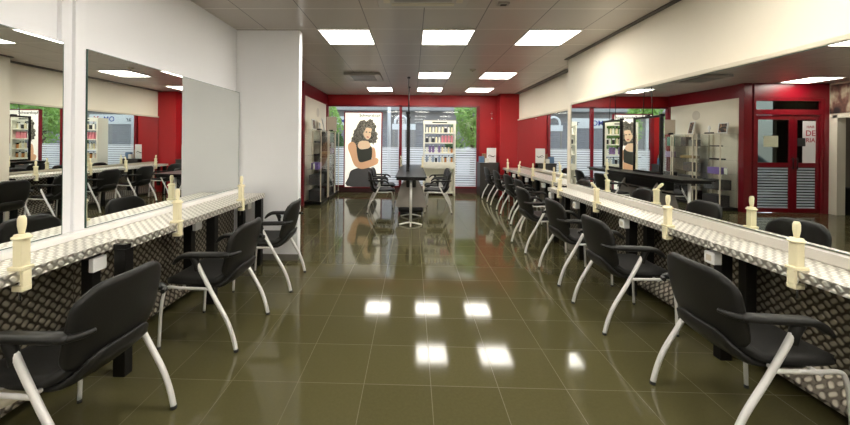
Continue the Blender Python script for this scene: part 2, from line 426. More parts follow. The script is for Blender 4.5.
# right near wall: soffit over a long mirror; wall below
struct(MB().box(2.47,2.95,-4.2,5.60,0,CH).build('wall_right', CREAM))
struct(MB().box(2.3705,2.47,-2.0,5.23,.82,2.03).box(2.352,2.47,-2.0,5.24,2.0305,2.065,.006).build('trim_3', BEIGE))
struct(MB().box(2.352,2.47,5.2305,5.25,.82,2.03).build('trim_4', BEIGE))
struct(MB().box(2.97,3.1,5.60,FY,0,CH).box(2.89,2.97,5.60,FY-.44,2.10,CH).build('wall_right_far', CREAM))
struct(MB().box(2.8705,2.97,5.62,FY-.45,.82,2.065).box(2.845,2.97,5.62,FY-.45,2.0655,2.10,.004).build('trim_5', BEIGE))
struct(MB().box(2.41,2.47,-4.2,5.60,CH-.014,CH,.003).box(2.76,2.89,5.60,FY-.44,CH-.014,CH,.003).build('trim_6', noisy(mat('shadow_gap_profile',(.10,.09,.08),.5),5,.1)))

def wall_mirror(label, x, y0,y1,z0,z1, side, edge=.006):
    """side=+1: faces +x (left wall)"""
    r = thing('wall_mirror', label, 'mirror', (x,(y0+y1)/2,z0), 0, 'wall mirrors above the counters')
    h = (y1-y0)/2; H = z1-z0
    xs = sorted((0, -side*.01))
    MB().box(xs[0],xs[1],-h+.004,h-.004,.004,H-.004).build('mirror_glass', MIR, r)
    xs = sorted((side*.0005, -side*.0095))
    b = MB().box(xs[0],xs[1],-h,-h+.0039,0,H).box(xs[0],xs[1],h-.0039,h,0,H)
    b.box(xs[0],xs[1],-h+.004,h-.004,H-.0039,H).box(xs[0],xs[1],-h+.004,h-.004,0,.0039)
    b.build('glass_edge', EDGE, r)
    return r
wall_mirror('frameless wall mirror on the left, cut off by the left edge of the photo', -2.11, -.6,2.045,.875,2.035, 1)
wall_mirror('frameless wall mirror on the left wall between white duct and white pier', -2.11, 2.197,4.17,.875,2.035, 1)
struct(MB().box(-2.16,-2.1205,-.6,2.045,.875,2.035).box(-2.16,-2.1205,2.197,4.175,.875,2.035).build('trim_7', WHITE))
wall_mirror('very long wall mirror above the near right counter', 2.36, -2.0,5.229,.867,2.029, -1)
wall_mirror('wall mirror above the far right counter, beside the red pillar', 2.86, 5.63,FY-.46,.85,2.064, -1)
struct(MB().box(-2.16,-2.108,2.115,2.185,0,CH,.003).build('trim_8', WHITE))
struct(MB().box(-2.16,-2.13,2.05,2.115,0,CH,.003).build('trim_9', WHITE))

# ------------------------------------------------------------------ ceiling fixtures
def ceiling_light(x, y, label):
    r = thing('ceiling_light', label, 'ceiling light', (x,y,CH), 0, 'square ceiling light panels')
    f = MB()
    f.box(-.315,.315,-.315,-.30,-.012,0).box(-.315,.315,.30,.315,-.012,0).box(-.315,-.30,-.30,.30,-.012,0).box(.30,.315,-.30,.30,-.012,0)
    f.build('light_frame', LEDGE, r)
    MB().box(-.299,.299,-.299,.299,-.008,-.001).build('light_diffuser', LIGHT, r)
    return r
cols_ = {-.84:'left', .42:'middle', 1.68:'right'}
for y, rn in ((4.452,'nearest row in view'),(6.972,'middle row'),(8.862,'row nearest the window')):
    for x, cn in cols_.items():
        if y == 6.972 and x == -.84: continue
        ceiling_light(x, y, 'glowing square ceiling panel, %s one of the %s' % (cn, rn))
ceiling_light(-3.36, 7.25, 'glowing square ceiling panel over the entrance, seen in the right mirror')
for y in (1.932,-.588,-3.108):
    for x in (-.84,.42,1.68):
        ceiling_light(x, y, 'glowing square ceiling panel behind the viewpoint, over the near part of the salon')
ac = thing('air_conditioner', 'square white ceiling air conditioner cassette cut off by the top of the photo', 'air conditioner', (.085,2.98,CH))
MB().box(-.43,.43,-.43,.43,-.03,0,.012).build('cassette_panel', noisy(mat('ac_panel',(.50,.47,.43),.4),5,.03), ac)
MB().box(-.27,.27,-.27,.27,-.036,-.031,.004).build('intake_grille', GREYP, ac)
for s in range(4):
    M = Matrix.Rotation(s*PI/2,4,'Z'); MB().box(-.3,.3,.31,.37,-.036,-.0305,.002,M=M).build('air_flap', BEIGE, ac)
ac2 = thing('air_conditioner', 'small ceiling air conditioner with a dark slot, near the white pier', 'air conditioner', (-1.0,7.09,CH))
MB().box(-.36,.36,-.36,.36,-.05,0,.012).build('cassette_panel', noisy(mat('ac_panel_grey',(.36,.33,.30),.4),5,.03), ac2)
MB().box(-.24,.24,-.30,.20,-.058,-.0505,.004).build('intake_grille', BLK, ac2)
for k in range(2): MB().box(-.26,.26,-.345+.58*k,-.31+.58*k,-.056,-.0505,.002).build('air_flap', GREYP, ac2)
sd = thing('smoke_detector', 'small round ceiling detector between the ceiling lights', 'smoke detector', (1.09,6.4,CH))
MB().lathe([(.055,-.0),(.055,-.012),(.045,-.03),(.02,-.036)],20).build('detector_body', BEIGE, sd)
MB().lathe([(.012,-.0365),(.008,-.042)],10).build('detector_lens', BLK, sd)
sp_ = thing('ceiling_sensor', 'small dark rectangular sensor on the ceiling beside the big air conditioner', 'sensor', (.86,3.36,CH))
MB().box(-.055,.055,-.035,.035,-.02,0,.004).build('sensor_housing', GREYP, sp_)
MB().box(-.03,.03,-.02,.02,-.024,-.0205,.002).build('sensor_window', BLK, sp_)

# ------------------------------------------------------------------ counters
def counter_unit(side, x_front, x_back, y0, y1, z, label, lastpost=False):
    """tread-plate counter unit. side -1 left wall, +1 right wall. local origin at floor, middle of unit."""
    yc = (y0+y1)/2; h = (y1-y0)/2
    r = thing('styling_counter', label, 'counter', (0,yc,0), 0, 'tread plate styling counters')
    a, b = sorted((x_front, x_back))
    o = MB().box(a,b,-h+.002,h-.002,z-.025,z).build('counter_top', TREAD, r); uvbox(o)
    fx = sorted((x_front, x_front+side*.004)); o = MB().box(fx[0],fx[1],-h+.002,h-.002,z-.05,z-.0255).build('front_lip', TREAD, r); uvbox(o)
    # vertical kick panel with a slanted toe
    xb = x_back - side*.03 if side > 0 else x_back
    if side > 0: P0 = (2.345 if x_back < 2.4 else 2.82)
    else: P0 = -2.095
    toe = P0 - side*(.10 if side > 0 else .06)
    prof = [(P0,z-.03),(P0,.21),(toe,.08),(toe,.06),(P0+side*.006,.20),(P0+side*.006,z-.03)]
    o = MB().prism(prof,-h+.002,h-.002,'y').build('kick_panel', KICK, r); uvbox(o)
    return r
def leg_frame(side, x_front, y, z, label, rear=None):
    r = thing('counter_leg_frame', label, 'counter leg', (0,y,0), 0, 'black counter leg frames')
    s = side
    def bx(name, xa, xb, z0, z1, w=.03):
        q = sorted((xa,xb)); return MB().box(q[0],q[1],-w,w,z0,z1,.003).build(name, BLK, r)
    bx('front_post', x_front+s*.01, x_front+s*.085, .0, z-.055)
    rr = rear if rear else x_front+s*.175
    bx('rear_post', rr, rr+s*.07, .215, z-.055)
    bx('top_rail', x_front+s*.01, rr+s*.07, z-.0545, z-.0255)
    bx('foot_bar', x_front-s*.01, x_front+s*.10, .0001 if False else .085, .115, .04) if False else None
    return r
ZC = .80; ZL = .835
def socket(side, x, y, z, label, black=False):
    r = thing('power_socket', label, 'power socket', (x,y,z), 0, 'power socket boxes on the counter legs')
    if black:
        MB().box(-.075,-.03,-.045,.045,-.035,.035,.004).build('socket_back_box', BLK, r)
        MB().box(-.0295,-.0,-.045,.045,-.04,.04,.004).build('socket_face', SOCK, r)
    else:
        MB().box(-.028,.028,-.04,.04,-.04,.04,.006).build('socket_face', SOCK, r)
        MB().box(-.0295,-.0285,-.02,.02,-.02,.02).build('socket_inset', BEIGE, r)
    return r
# left
counter_unit(-1, -1.82, -2.103, .44, 2.105, ZL, 'tread plate counter on the left, nearest the camera')
counter_unit(-1, -1.732, -2.103, 2.105, 3.055, ZL, 'middle tread plate counter of the left wall')
counter_unit(-1, -1.732, -2.103, 3.055, 4.04, ZL, 'tread plate counter touching the white pier')
for y, n in ((2.105,'beside the nearest left chair'),(3.055,'behind the second left chair'),(4.0,'next to the white pier')):
    leg_frame(-1, -1.732, y, ZL, 'black leg frame under the left counter ' + n, rear=-1.95)
socket(-1,-1.84,2.01,.715,'black and white socket box beside the nearest left leg frame',True)
socket(-1,-1.84,2.96,.715,'black and white socket box beside the middle left leg frame',True)
socket(-1,-1.84,3.9,.715,'black and white socket box beside the leg frame at the white pier',True)
struct(MB().box(-2.1095,-2.055,.44,4.172,ZL+.0005,.872,.004).box(-2.16,-2.11,.44,4.172,ZL-.02,.872).build('trim_10', LEDGE))
# right near
ys = (.44,1.43,2.42,3.41,4.40,5.22)
nm = ('nearest the camera, mostly out of view','under the nearest clamp','second in from the camera','third in from the camera','last before the mirror divider')
for i in range(5):
    counter_unit(1, 2.02, 2.36, ys[i], ys[i+1], ZC, 'right tread plate counter section, '+nm[i])
nm = ('off the right edge of the photo','beside the nearest right chair','beside the second right chair','beside the third right chair','at the end of the near right counter')
for i, y in enumerate(ys[1:]):
    yy = y if i < 4 else y-.04
    leg_frame(1, 2.08, yy, ZC, 'black leg frame under the right counter, '+nm[i])
for i,(y,n) in enumerate(((2.42,'beside the nearest right chair'),(3.41,'behind the second right chair'),(4.40,'behind the third right chair'),(5.18,'behind the fourth right chair'))):
    socket(1,2.058,y,.685,'white socket box on the right counter leg '+n)
struct(MB().box(2.305,2.359,.44,5.21,ZC+.0005,.862,.004).build('trim_11', noisy(mat('grey_ledge',(.50,.47,.42),.35),6,.05)))
# right far
ysf = (5.63,6.41,7.34,8.25,9.25)
nm = ('nearest','second','third','last, by the red pillar')
for i in range(4):
    counter_unit(1, 2.39, 2.86, ysf[i], ysf[i+1], ZC, 'far right tread plate counter section, '+nm[i])
nm = ('at its near end','between first and second section','between second and third section','between third and last section','at the red pillar')
for i, y in enumerate(ysf):
    leg_frame(1, 2.42, y+(.04 if i==0 else (-.04 if i==4 else 0)), ZC, 'black leg frame of the far right counter '+nm[i])
for i,(y,n) in enumerate(((6.41,'first'),(7.34,'second'),(8.25,'third'))):
    socket(1,2.40,y,.685,'white socket box on a far right counter leg, %s towards the window' % n)

# ------------------------------------------------------------------ mannequin clamps
def make_clamp(side):
    """local: origin on the counter front edge at counter-top height, +x towards the wall; tilt of the peg set per copy"""
    r = thing('mannequin_clamp', '', 'clamp', (0,0,0), 0, 'cream mannequin head clamps on the counters')
    b = MB(); b.box(-.042,.002,-.022,.022,.0,.145,.006).build('clamp_body', CLAMP, r)
    c = MB(); c.lathe([(.034,.145),(.037,.148),(.037,.154),(.034,.157),(.028,.158),(.028,.166),(.018,.168)],18,(-.020,0,0)).build('collar', CLAMP, r)
    k = MB(); k.box(-.052,.018,-.030,.030,.0005,.018,.004).build('foot_plate', CLAMP, r)
    j = MB(); j.box(-.050,-.032,-.020,.020,-.075,.0,.004).box(-.050,.005,-.022,.022,-.100,-.072,.005).build('jaw', CLAMP, r)
    s = MB(); s.tube([(-.012,0,-.15),(-.012,0,-.035)],.005,8).lathe([(.014,-.036),(.014,-.027)],10,(-.012,0,0)).build('clamp_screw', CHROME, r)
    p = MB(); p.lathe([(.010,.0),(.012,.015),(.0165,.045),(.0165,.075),(.012,.088),(.010,.09)],12).build('peg', CLAMP, r, loc=(-.020,0,.163))
    return r
CL = make_clamp(1); CL.scale = (1.0,1.0,1.0)
def place_clamp(x, y, z, rz, label, tilt=(0,0), first=[True]):
    if first[0]: r = CL; r.location = (x,y,z); r.rotation_euler = (0,0,rz); r['label'] = label; first[0] = False
    else: r = dup(CL, (x,y,z), rz, label)
    for c in r.children:
        if c.name.startswith('peg'): c.rotation_euler = (tilt[0],tilt[1],0)
    return r
place_clamp(-1.855,1.59,ZL,PI,'cream mannequin clamp on the left counter, nearest the camera')
place_clamp(-1.767,2.545,ZL,PI,'cream mannequin clamp on the left counter above the second left chair')
place_clamp(-1.767,3.51,ZL,PI,'cream mannequin clamp on the left counter, closest to the white pier')
for y,n,t in ((1.885,'nearest the camera, peg upright',(0,.0)),(2.81,'second from the camera, slim upright peg',(0,0)),(3.88,'third from the camera, peg tilted left',(.1,-.8)),(4.84,'fourth from the camera, peg leaning right',(0,.45))):
    place_clamp(2.055,y,ZC,0,'cream mannequin clamp on the right counter, '+n,t)
for y,n,t in ((5.95,'first beyond the mirror divider',(0,0)),(6.98,'second beyond the mirror divider',(0,0)),(7.87,'third beyond the mirror divider',(0,.3)),(8.8,'nearest the red pillar',(0,-.1))):
    place_clamp(2.425,y,ZC,0,'cream mannequin clamp on the far right counter, '+n,t)

# ------------------------------------------------------------------ chairs (local: +y front, origin floor centre)
def make_chair():
    r = thing('arm_chair', '', 'chair', (0,0,0), 0, 'black arm chairs with silver tube legs')
    def sq(u, v, k=4.):   # map square to a superellipse-like rounded rectangle
        return u*math.sqrt(max(0,1-.34*v**6)), v*math.sqrt(max(0,1-.34*u**6))
    def back(u, v):
        a, b = sq(u, v)
        z = .648+b*.195
        w = .240*(1-.03*max(0,b)**2-.10*max(0,-b)**2)
        x = a*w
        y = -.165-.085*(b+1)/2-.02*math.sin((b+1)/2*PI) + .045*(a*a) - .012*max(0,b)**3
        return (x, y, z)
    MB().sheet(back, 16, 16, .036).build('backrest', PLAST, r)
    def seat(u, v):
        a, b = sq(u, v)
        x = a*.238
        t = (b+1)/2       # 0 rear, 1 front
        y = -.19+t*.49
        z = .452 - .010*math.sin(t*PI) + .012*a*a
        if t < .25: k = (.25-t)/.25; z += .075*k*k; y += .01*k
        if t > .8: k = (t-.8)/.2; z -= .035*k*k
        return (x, y, z)
    MB().sheet(seat, 16, 20, .05).build('seat', SEATM, r)
    def pan(u, v):
        a, b = sq(u, v); t = (b+1)/2
        x = a*.215; y = -.215+t*.40; z = .405+.02*a*a
        if t < .3: k = (.3-t)/.3; z += .13*k*k; y -= .01*k
        return (x, y, z)
    MB().sheet(pan, 12, 12, .035).build('seat_shell', PLAST, r)
    for s in (-1, 1):
        x = s*.258
        # rear leg: from under the arm, sweeping back to the floor
        leg = MB().tube([(x,.005,.60),(x,-.035,.52),(x,-.11,.38),(x,-.205,.215),(x,-.25,.10),(x,-.272,.012)],.0145,12).build('rear_leg', TUBE, r)
        MB().lathe([(.0155,0),(.0155,.018)],10,(x,-.273,0)).build('foot_cap', RUBBER, leg)
        fl = MB().tube([(x,-.08,.425),(x,.12,.428),(x,.20,.432),(x,.232,.405),(x,.258,.28),(x,.272,.012)],.0105,12).build('front_leg', TUBE, r)
        MB().lathe([(.0115,0),(.0115,.018)],10,(x,.272,0)).build('foot_cap', RUBBER, fl)
        # arm: padded top that curls down at its front and runs into the back
        a = MB()
        def arm(u, v, x=x, s=s):
            t = (v+1)/2
            y = -.215+t*.38
            z = .662-.006*t; 
            if t > .75: k = (t-.75)/.25; z -= .055*k*k
            w = .030*(1-.35*max(0,(t-.85)/.15)**2)*(1 if t > .15 else .7+.3*t/.15)
            return (x-s*.008*(1-t)+u*w, y, z-.006*u*u)
        a.sheet(arm, 6, 18, .034)
        a.build('armrest', PLAST, r)
        MB().tube([(x,-.19,.655),(x-s*.03,-.238,.66),(x-s*.05,-.253,.661),(x-s*.075,-.262,.662)],lambda t:.016*(1-.35*t),10).build('arm_bracket', PLAST, r)
        MB().tube([(x,.005,.55),(x,.012,.60),(x,.03,.645)],lambda t:.018+.008*t,10).build('arm_post', PLAST, r)
    MB().tube([(-.258,-.06,.424),(.258,-.06,.424)],.010,8,smooth=False).build('cross_bar', TUBE, r)
    MB().tube([(-.258,.13,.417),(.258,.13,.417)],.010,8,smooth=False).build('cross_bar', TUBE, r)
    return r
CHAIR = make_chair(); _f = [True]
def place_chair(x, y, rz, label, group):
    if _f[0]:
        _f[0] = False; CHAIR.location = (x,y,0); CHAIR.rotation_euler = (0,0,rz); CHAIR['label'] = label; CHAIR['group'] = group; return CHAIR
    return dup(CHAIR, (x,y,0), rz, label, group)
R_ = -PI/2   # facing +x
L_ = PI/2    # facing -x
g = 'arm chairs in the row at the right counter'
place_chair(1.74,1.88,R_-.02,'black arm chair with silver tube legs at the right edge, nearest the camera',g)
place_chair(1.75,2.94,R_+.0,'black arm chair at the right counter, second from the camera',g)
place_chair(1.77,3.84,R_+.03,'black arm chair at the right counter, third from the camera',g)
place_chair(1.75,4.87,R_+.06,'black arm chair at the right counter, fourth from the camera',g)
place_chair(2.03,5.95,R_,'black arm chair tucked at the near end of the far right counter',g)
place_chair(2.09,6.87,R_+.05,'black arm chair at the far right counter, second before the window',g) if False else None
place_chair(2.09,6.87,R_+.05,'black arm chair at the far right counter, third from the red pillar',g)
place_chair(2.09,7.80,R_+.02,'black arm chair at the far right counter, second from the red pillar',g)
place_chair(2.09,8.78,R_+.04,'black arm chair at the far right counter, right by the red pillar',g)
g = 'arm chairs in the row at the left counter'
place_chair(-1.56,1.60,L_-.04,'black arm chair at the lower left corner, nearest the camera',g)
place_chair(-1.47,2.62,L_-.01,'black arm chair at the left counter, middle of the left row',g)
place_chair(-1.44,3.55,L_+.05,'black arm chair at the left counter beside the white pier',g)
g = 'arm chairs around the island table'
place_chair(-.66,7.30,R_+.10,'black arm chair left of the island table, nearer one',g)
place_chair(-.70,8.15,R_-.05,'black arm chair left of the island table, nearer the window',g)
place_chair(.56,7.38,L_-.08,'black arm chair right of the island table, nearer one',g)
place_chair(.60,8.20,L_+.08,'black arm chair right of the island table, in front of the product rack',g)

# low cream stool at bottom-left
st = thing('footstool', 'round cream footstool under the counter at the lower left edge', 'stool', (-1.845,1.50,0))
MB().lathe([(.09,.29),(.125,.30),(.14,.335),(.135,.37),(.11,.39),(.03,.395)],24).build('seat', noisy(mat('cream_vinyl',(.80,.74,.62),.4),8,.03), st)
MB().tube([(0,0,.03),(0,0,.30)],.016,10,smooth=False).build('column', CHROME, st)
MB().lathe([(.12,0),(.12,.01),(.04,.03),(.018,.035)],20).build('base', CHROME, st)

# ------------------------------------------------------------------ island: table, hanging mirrors
isl = thing('island_table', 'long narrow black island table on silver legs with grey curved end panels', 'table', (-.02,0,0))
MB().box(-.27,.27,5.85,9.0,.845,.865,.004).box(-.25,.25,5.9,8.95,.80,.845,.006).build('table_top', BLK, isl)
arch = [(-.30,.20),(-.29,.30),(-.24,.46),(-.16,.62),(-.07,.76),(.07,.76),(.16,.62),(.24,.46),(.29,.30),(.30,.20)]
for y in (6.7,7.7): MB().prism(arch,y-.02,y+.02,'y',bev=.004).build('end_panel', GREYP, isl)
MB().box(-.09,.09,6.5,8.4,.6,.79,.02).build('cable_trunk', BLK, isl)
MB().tube([(0,6.4,.55),(0,8.4,.55)],.018,10,smooth=False).build('stretcher', BLK, isl)
MB().box(-.24,.24,6.66,7.74,.10,.199,.03).build('lower_shelf', BLK, isl)
for y in (6.05,6.75,8.4):
    lg = MB().tube([(0,y,.06),(0,y,.80)],.024,12,smooth=False).build('leg', TUBE, isl)
    MB().tube([(-.2,y+.02,.012),(0,y,.05),(.2,y+.02,.012)],.014,8).tube([(0,y-.13,.012),(0,y,.05)],.014,8).build('foot', TUBE, lg)

def hang_mirror(y0, y1, label):
    h = (y1-y0)/2; r = thing('hanging_mirror', label, 'mirror', (-.09,(y0+y1)/2,.87), 0, 'double sided mirrors hanging over the island')
    f = MB(); t = .035
    f.box(-.028,.028,-h,h,0,.045,.004).box(-.028,.028,-h,h,1.115,1.16,.004).box(-.028,.028,-h,-h+.045,.045,1.115,.004).box(-.028,.028,h-.045,h,.045,1.115,.004)
    f.build('mirror_frame', BLK, r)
    MB().box(-.012,.012,-h+.045,h-.045,.045,1.115).build('mirror_glass', MIR, r)
    for s in (-1,1): MB().tube([(0,s*h*.35,1.16),(0,s*h*.22,CH-.87)],.007,6,smooth=False).build('cable', BLK, r)
    MB().lathe([(.035,CH-.87-.02),(.035,CH-.87)],12).build('ceiling_rose', BLK, r)
    MB().box(-.04,.04,-h-.02,-h+.03,1.13,1.18,.006).build('hinge', BLK, r)
    MB().box(-.02,.02,-.06,.06,1.161,1.185,.004).build('hanger', BLK, r)
    return r
hang_mirror(6.81,7.65,'black framed mirror hanging over the near half of the island table')
hang_mirror(8.1,8.86,'black framed mirror hanging over the island table, nearer the window')
for x,y,q,n in ((-.256,8.4,0,'left'),(.216,8.1,PI,'right')):
    place_clamp(x,y,.8655,q,'cream mannequin clamp standing on the island table, %s side' % n)

# ------------------------------------------------------------------ backlit poster
po = thing('window_poster', 'tall backlit poster of a curly haired woman in a dark dress, in the window', 'poster', (-1.40,FY-.13,0))
ph = MB()
ph.box(-.545,-.513,-.045,.04,.14,2.30,.004).box(.513,.545,-.045,.04,.14,2.30,.004).box(-.513,.513,-.045,.04,2.27,2.30,.004).box(-.513,.513,-.045,.04,.14,.17,.004)
ph.build('poster_frame', REDM, po)
MB().box(-.513,.513,-.02,.03,.17,2.27).build('light_panel', col(.92,.90,.80,.5,.30), po)
def px2(p): return ((p[0]-124)/188*1.026, 2.27-(p[1]-20)/378*2.10)
def art(name, poly, m, k, curly=False):
    poly = [px2(p) for p in poly]
    P = []; n = len(poly)
    for i in range(n):      # smooth outline
        p0,p1,p2,p3 = (Vector(poly[(i+j-1)%n]) for j in range(4))
        for q in range(3):
            t = q/3.; P.append(.5*((2*p1)+(-p0+p2)*t+(2*p0-5*p1+4*p2-p3)*t*t+(-p0+3*p1-3*p2+p3)*t**3))
    if curly:           # scalloped edge of loose curls
        c = sum(P, Vector((0,0)))/len(P); rnd = random.Random(5)
        P = [c+(p-c)*(1+rnd.uniform(-.09,.11)) for p in P]
    o = MB().prism([(p.x,p.y) for p in P], -.021-.001*k, -.0205-.001*(k-1),'y').build(name, m, po)
    return o
def curly_mat():
    m = mat('printed_curly_hair', (.1,.1,.08), .6)
    b = m.node_tree.nodes['Principled BSDF']
    tc = nd(m, 'ShaderNodeTexCoord'); n = nd(m, 'ShaderNodeTexWave'); n.wave_type = 'RINGS'; n.inputs['Scale'].default_value = 7; n.inputs['Distortion'].default_value = 22; n.inputs['Detail'].default_value = 3; n.inputs['Detail Scale'].default_value = 2.2
    lk(m, tc.outputs['Object'], n.inputs['Vector'])
    r = nd(m, 'ShaderNodeValToRGB'); r.color_ramp.elements[0].color = (.03,.028,.022,1); r.color_ramp.elements[1].color = (.36,.34,.28,1)
    r.color_ramp.elements[0].position = .3; r.color_ramp.elements[1].position = .9
    lk(m, n.outputs['Fac'], r.inputs[0]); lk(m, r.outputs[0], b.inputs['Base Color'])
    return m
CURLY = curly_mat()
SK = col(.72,.42,.24,.5,.15); HR = col(.085,.08,.065,.6,.05); DR = col(.05,.055,.045,.6,.05); SKT = col(.10,.10,.10,.6,.05); FC = col(.75,.55,.36,.5,.15)
art('printed_hair',[(100,78),(112,66),(140,60),(165,58),(182,70),(192,92),(190,115),(198,140),(192,170),(178,182),(165,170),(120,180),(104,195),(84,186),(62,180),(58,160),(70,140),(74,120),(86,100)],CURLY,1,True)
art('printed_skirt',[(70,312),(100,302),(160,300),(184,330),(190,394),(42,394),(50,350),(58,322)],SKT,1)
art('printed_neck',[(108,165),(150,165),(165,192),(170,200),(100,205),(96,188)],FC,2)
art('printed_dress',[(92,186),(108,205),(150,202),(166,190),(172,215),(168,262),(160,295),(104,303),(96,270),(92,235),(86,210)],DR,3)
art('printed_arm',[(48,180),(70,168),(88,186),(94,235),(108,272),(150,264),(188,250),(204,256),(204,270),(192,284),(130,306),(95,300),(75,280),(60,240),(46,205)],SK,4)
art('printed_arm',[(171,200),(186,204),(190,250),(172,258)],SK,3)
art('printed_face',[(132,92),(150,88),(166,98),(170,120),(164,142),(150,156),(138,152),(126,132),(124,108)],FC,3)
for p in ((141,118),(158,120)): art('printed_eye',[(p[0]-5,p[1]),(p[0],p[1]-3),(p[0]+5,p[1]),(p[0],p[1]+3)],HR,4)
art('printed_lips',[(141,143),(148,140),(155,144),(148,148)],col(.6,.2,.15),4)
art('printed_curl',[(120,95),(135,80),(160,80),(172,95),(160,98),(140,96),(128,120),(122,118)],CURLY,4)
art('printed_curl',[(168,110),(184,120),(186,150),(178,172),(166,150)],CURLY,4)
text('lettering','Schwarzkopf',.115,DR,px2((158,34))[:1]+(-.0235,px2((158,34))[1]),(PI/2,0,0),po)

# ------------------------------------------------------------------ product rack
rk = thing('product_rack', 'tall cream shelving rack of hair products in front of the window', 'shelf rack', (.735,9.62,0))
RM = noisy(mat('cream_metal',(.78,.76,.64),.4),6,.03)
for s in (-1,1): MB().box(s*.418-.018,s*.418+.018,-.17,.17,0,2.045,.003).build('side_panel', RM, rk)
MB().box(-.40,.40,-.17,-.15,1.945,2.045,.003).build('header', RM, rk)
MB().box(-.2,.2,-.173,-.1705,1.98,2.01).build('header_logo', BLK, rk)
zs = (.912,1.173,1.45,1.722)
for z in zs: MB().box(-.40,.40,-.17,.17,z-.03,z,.003).build('shelf', RM, rk)
MB().box(-.40,.40,-.17,-.15,.74,.88,.003).box(-.40,.40,-.14,.17,.06,.10,.003).box(-.40,.40,.10,.12,.10,.78,.003).build('lower_panel', RM, rk)
tag(MB().box(.38,.60,9.48,9.70,.1005,.50,.008).build('product_box', col(.75,.72,.62)), 'large pale carton at the bottom left of the product rack', 'box')
tag(MB().box(.70,1.02,9.48,9.70,.1005,.40,.008).build('product_box', col(.55,.56,.50)), 'grey-green carton at the bottom right of the product rack', 'box')
def bottle(kind, m, capm, h):
    o = thing('product_bottle','', 'bottle'); 
    if kind == 0:
        MB().lathe([(.024,0),(.027,.01),(.027,h*.7),(.012,h*.8),(.012,h*.85)],12).build('bottle_body',m,o); MB().lathe([(.014,h*.85),(.014,h)],10).build('cap',capm,o)
    elif kind == 1:
        MB().lathe([(.03,0),(.032,.01),(.032,h*.75),(.03,h*.78)],14).build('bottle_body',m,o); MB().lathe([(.033,h*.78),(.033,h)],14).build('cap',capm,o)
    else:
        MB().box(-.03,.03,-.022,.022,0,h*.95,.004).build('bottle_body',m,o); MB().box(-.012,.012,-.01,.01,h*.95,h,.002).build('cap',capm,o)
    return o
kinds = {}
pal = [('white',(.8,.78,.7)),('black',(.03,.03,.03)),('pink',(.75,.25,.30)),('cream',(.80,.70,.45)),('amber',(.55,.22,.05)),('violet',(.20,.12,.28)),('blue-grey',(.25,.32,.40))]
for i,(n,c) in enumerate(pal):
    b_ = bottle(i%3, col(*c), col(.85,.84,.8) if n in('black','violet','pink') else BLK, (.185,.15,.20)[i%3])
    kinds[n] = b_
used = set()
rows = [(1.722,'top shelf',['white','cream','white','cream','white','cream','black','white','cream']),
        (1.45,'second shelf',['black','white','black','cream','white','pink','pink','pink','pink']),
        (1.173,'third shelf',['white','violet','violet','white','violet','cream','white','cream','amber']),
        (.912,'lowest shelf',['blue-grey','white','blue-grey','black','blue-grey','cream','amber','white','amber'])]
for z, sn, ns in rows:
    for k, n in enumerate(ns):
        lab = '%s hair product container on the rack\'s %s' % (n, sn)
        gp = '%s containers on the rack %s' % (n, sn)
        loc = (.735-.34+k*.085, 9.54+random.uniform(-.02,.02), z+.0005)
        if n not in used:
            used.add(n); b_ = kinds[n]; b_.location = loc; b_['label'] = lab; b_['group'] = gp
        else: dup(kinds[n], loc, random.uniform(-.2,.2), lab, gp)

# ------------------------------------------------------------------ glass cabinets at the left far wall
def glass_cabinet(y, w, label):
    r = thing('glass_cabinet', label, 'cabinet', (-2.265,y,0), 0, 'glass display cabinets against the far left wall')
    h = w/2
    MB().box(-.20,.20,-h,h,0,.07,.004).build('plinth', BLK, r)
    MB().box(-.20,.20,-h,h,1.712,1.72,.001).build('cabinet_top', GLASS, r)
    p = MB()
    for sx in (-1,1):
        for sy in (-1,1): p.box(sx*.190-.010,sx*.190+.010,sy*(h-.011)-.010,sy*(h-.011)+.010,.07,1.705)
    p.build('corner_posts', BEIGE, r)
    for z in (.45,.80,1.12,1.42): MB().box(-.18,.18,-h+.02,h-.02,z-.006,z,.001).build('glass_shelf', GLASS, r)
    MB().box(.188,.192,-h+.02,h-.02,.08,1.70).build('front_pane', GLASS, r)
    for s in (-1,1): MB().box(-.185,.185,s*(h-.005)-.002,s*(h-.005)+.002,.08,1.70).build('side_pane', GLASS, r)
    return r
glass_cabinet(8.15,.66,'glass display cabinet nearest the entrance door')
glass_cabinet(8.90,.66,'middle glass display cabinet against the cream wall')
glass_cabinet(9.50,.44,'narrow glass display cabinet nearest the window')
def prod(name, label, cat, m, x,y,z, dx,dy,dz, rz=0, bev=.006):
    return tag(MB().box(-dx/2,dx/2,-dy/2,dy/2,0,dz,bev).build(name, m, loc=(x,y,z+.0005), rot=(0,0,rz)), label, cat)
D = .07
prod('product_box','purple box in the cabinet nearest the entrance','box',col(.20,.13,.42),-2.25,8.11,.80,.16,.34,.15)
prod('photo_card','white framed card beside the purple box','card',col(.75,.75,.68),-2.25,7.885,.80,.03,.08,.14,0)
prod('hair_iron','black flat hair iron on the upper shelf of the first cabinet','hair iron',BLK,-2.25,8.110,1.12,.05,.42,.035,.05)
prod('hair_iron','dark grey hair iron on the top shelf of the first cabinet','hair iron',col(.10,.10,.09),-2.25,8.140,1.42,.05,.28,.03,-.1)
prod('hair_dryer_case','dark case on the lower shelf of the first cabinet','case',col(.04,.04,.04),-2.25,8.110,.45,.24,.46,.22)
prod('hair_dryer_case','dark case on the floor of the first cabinet','case',col(.03,.03,.035),-2.25,8.140,.07,.26,.42,.25)
prod('product_box','grey box pair on the top shelf of the middle cabinet','box',col(.18,.17,.15),-2.25,8.750,1.42,.14,.20,.16)
prod('product_box','black box with a photo on the top shelf of the middle cabinet','box',col(.07,.06,.06),-2.25,9.020,1.42,.14,.18,.23)
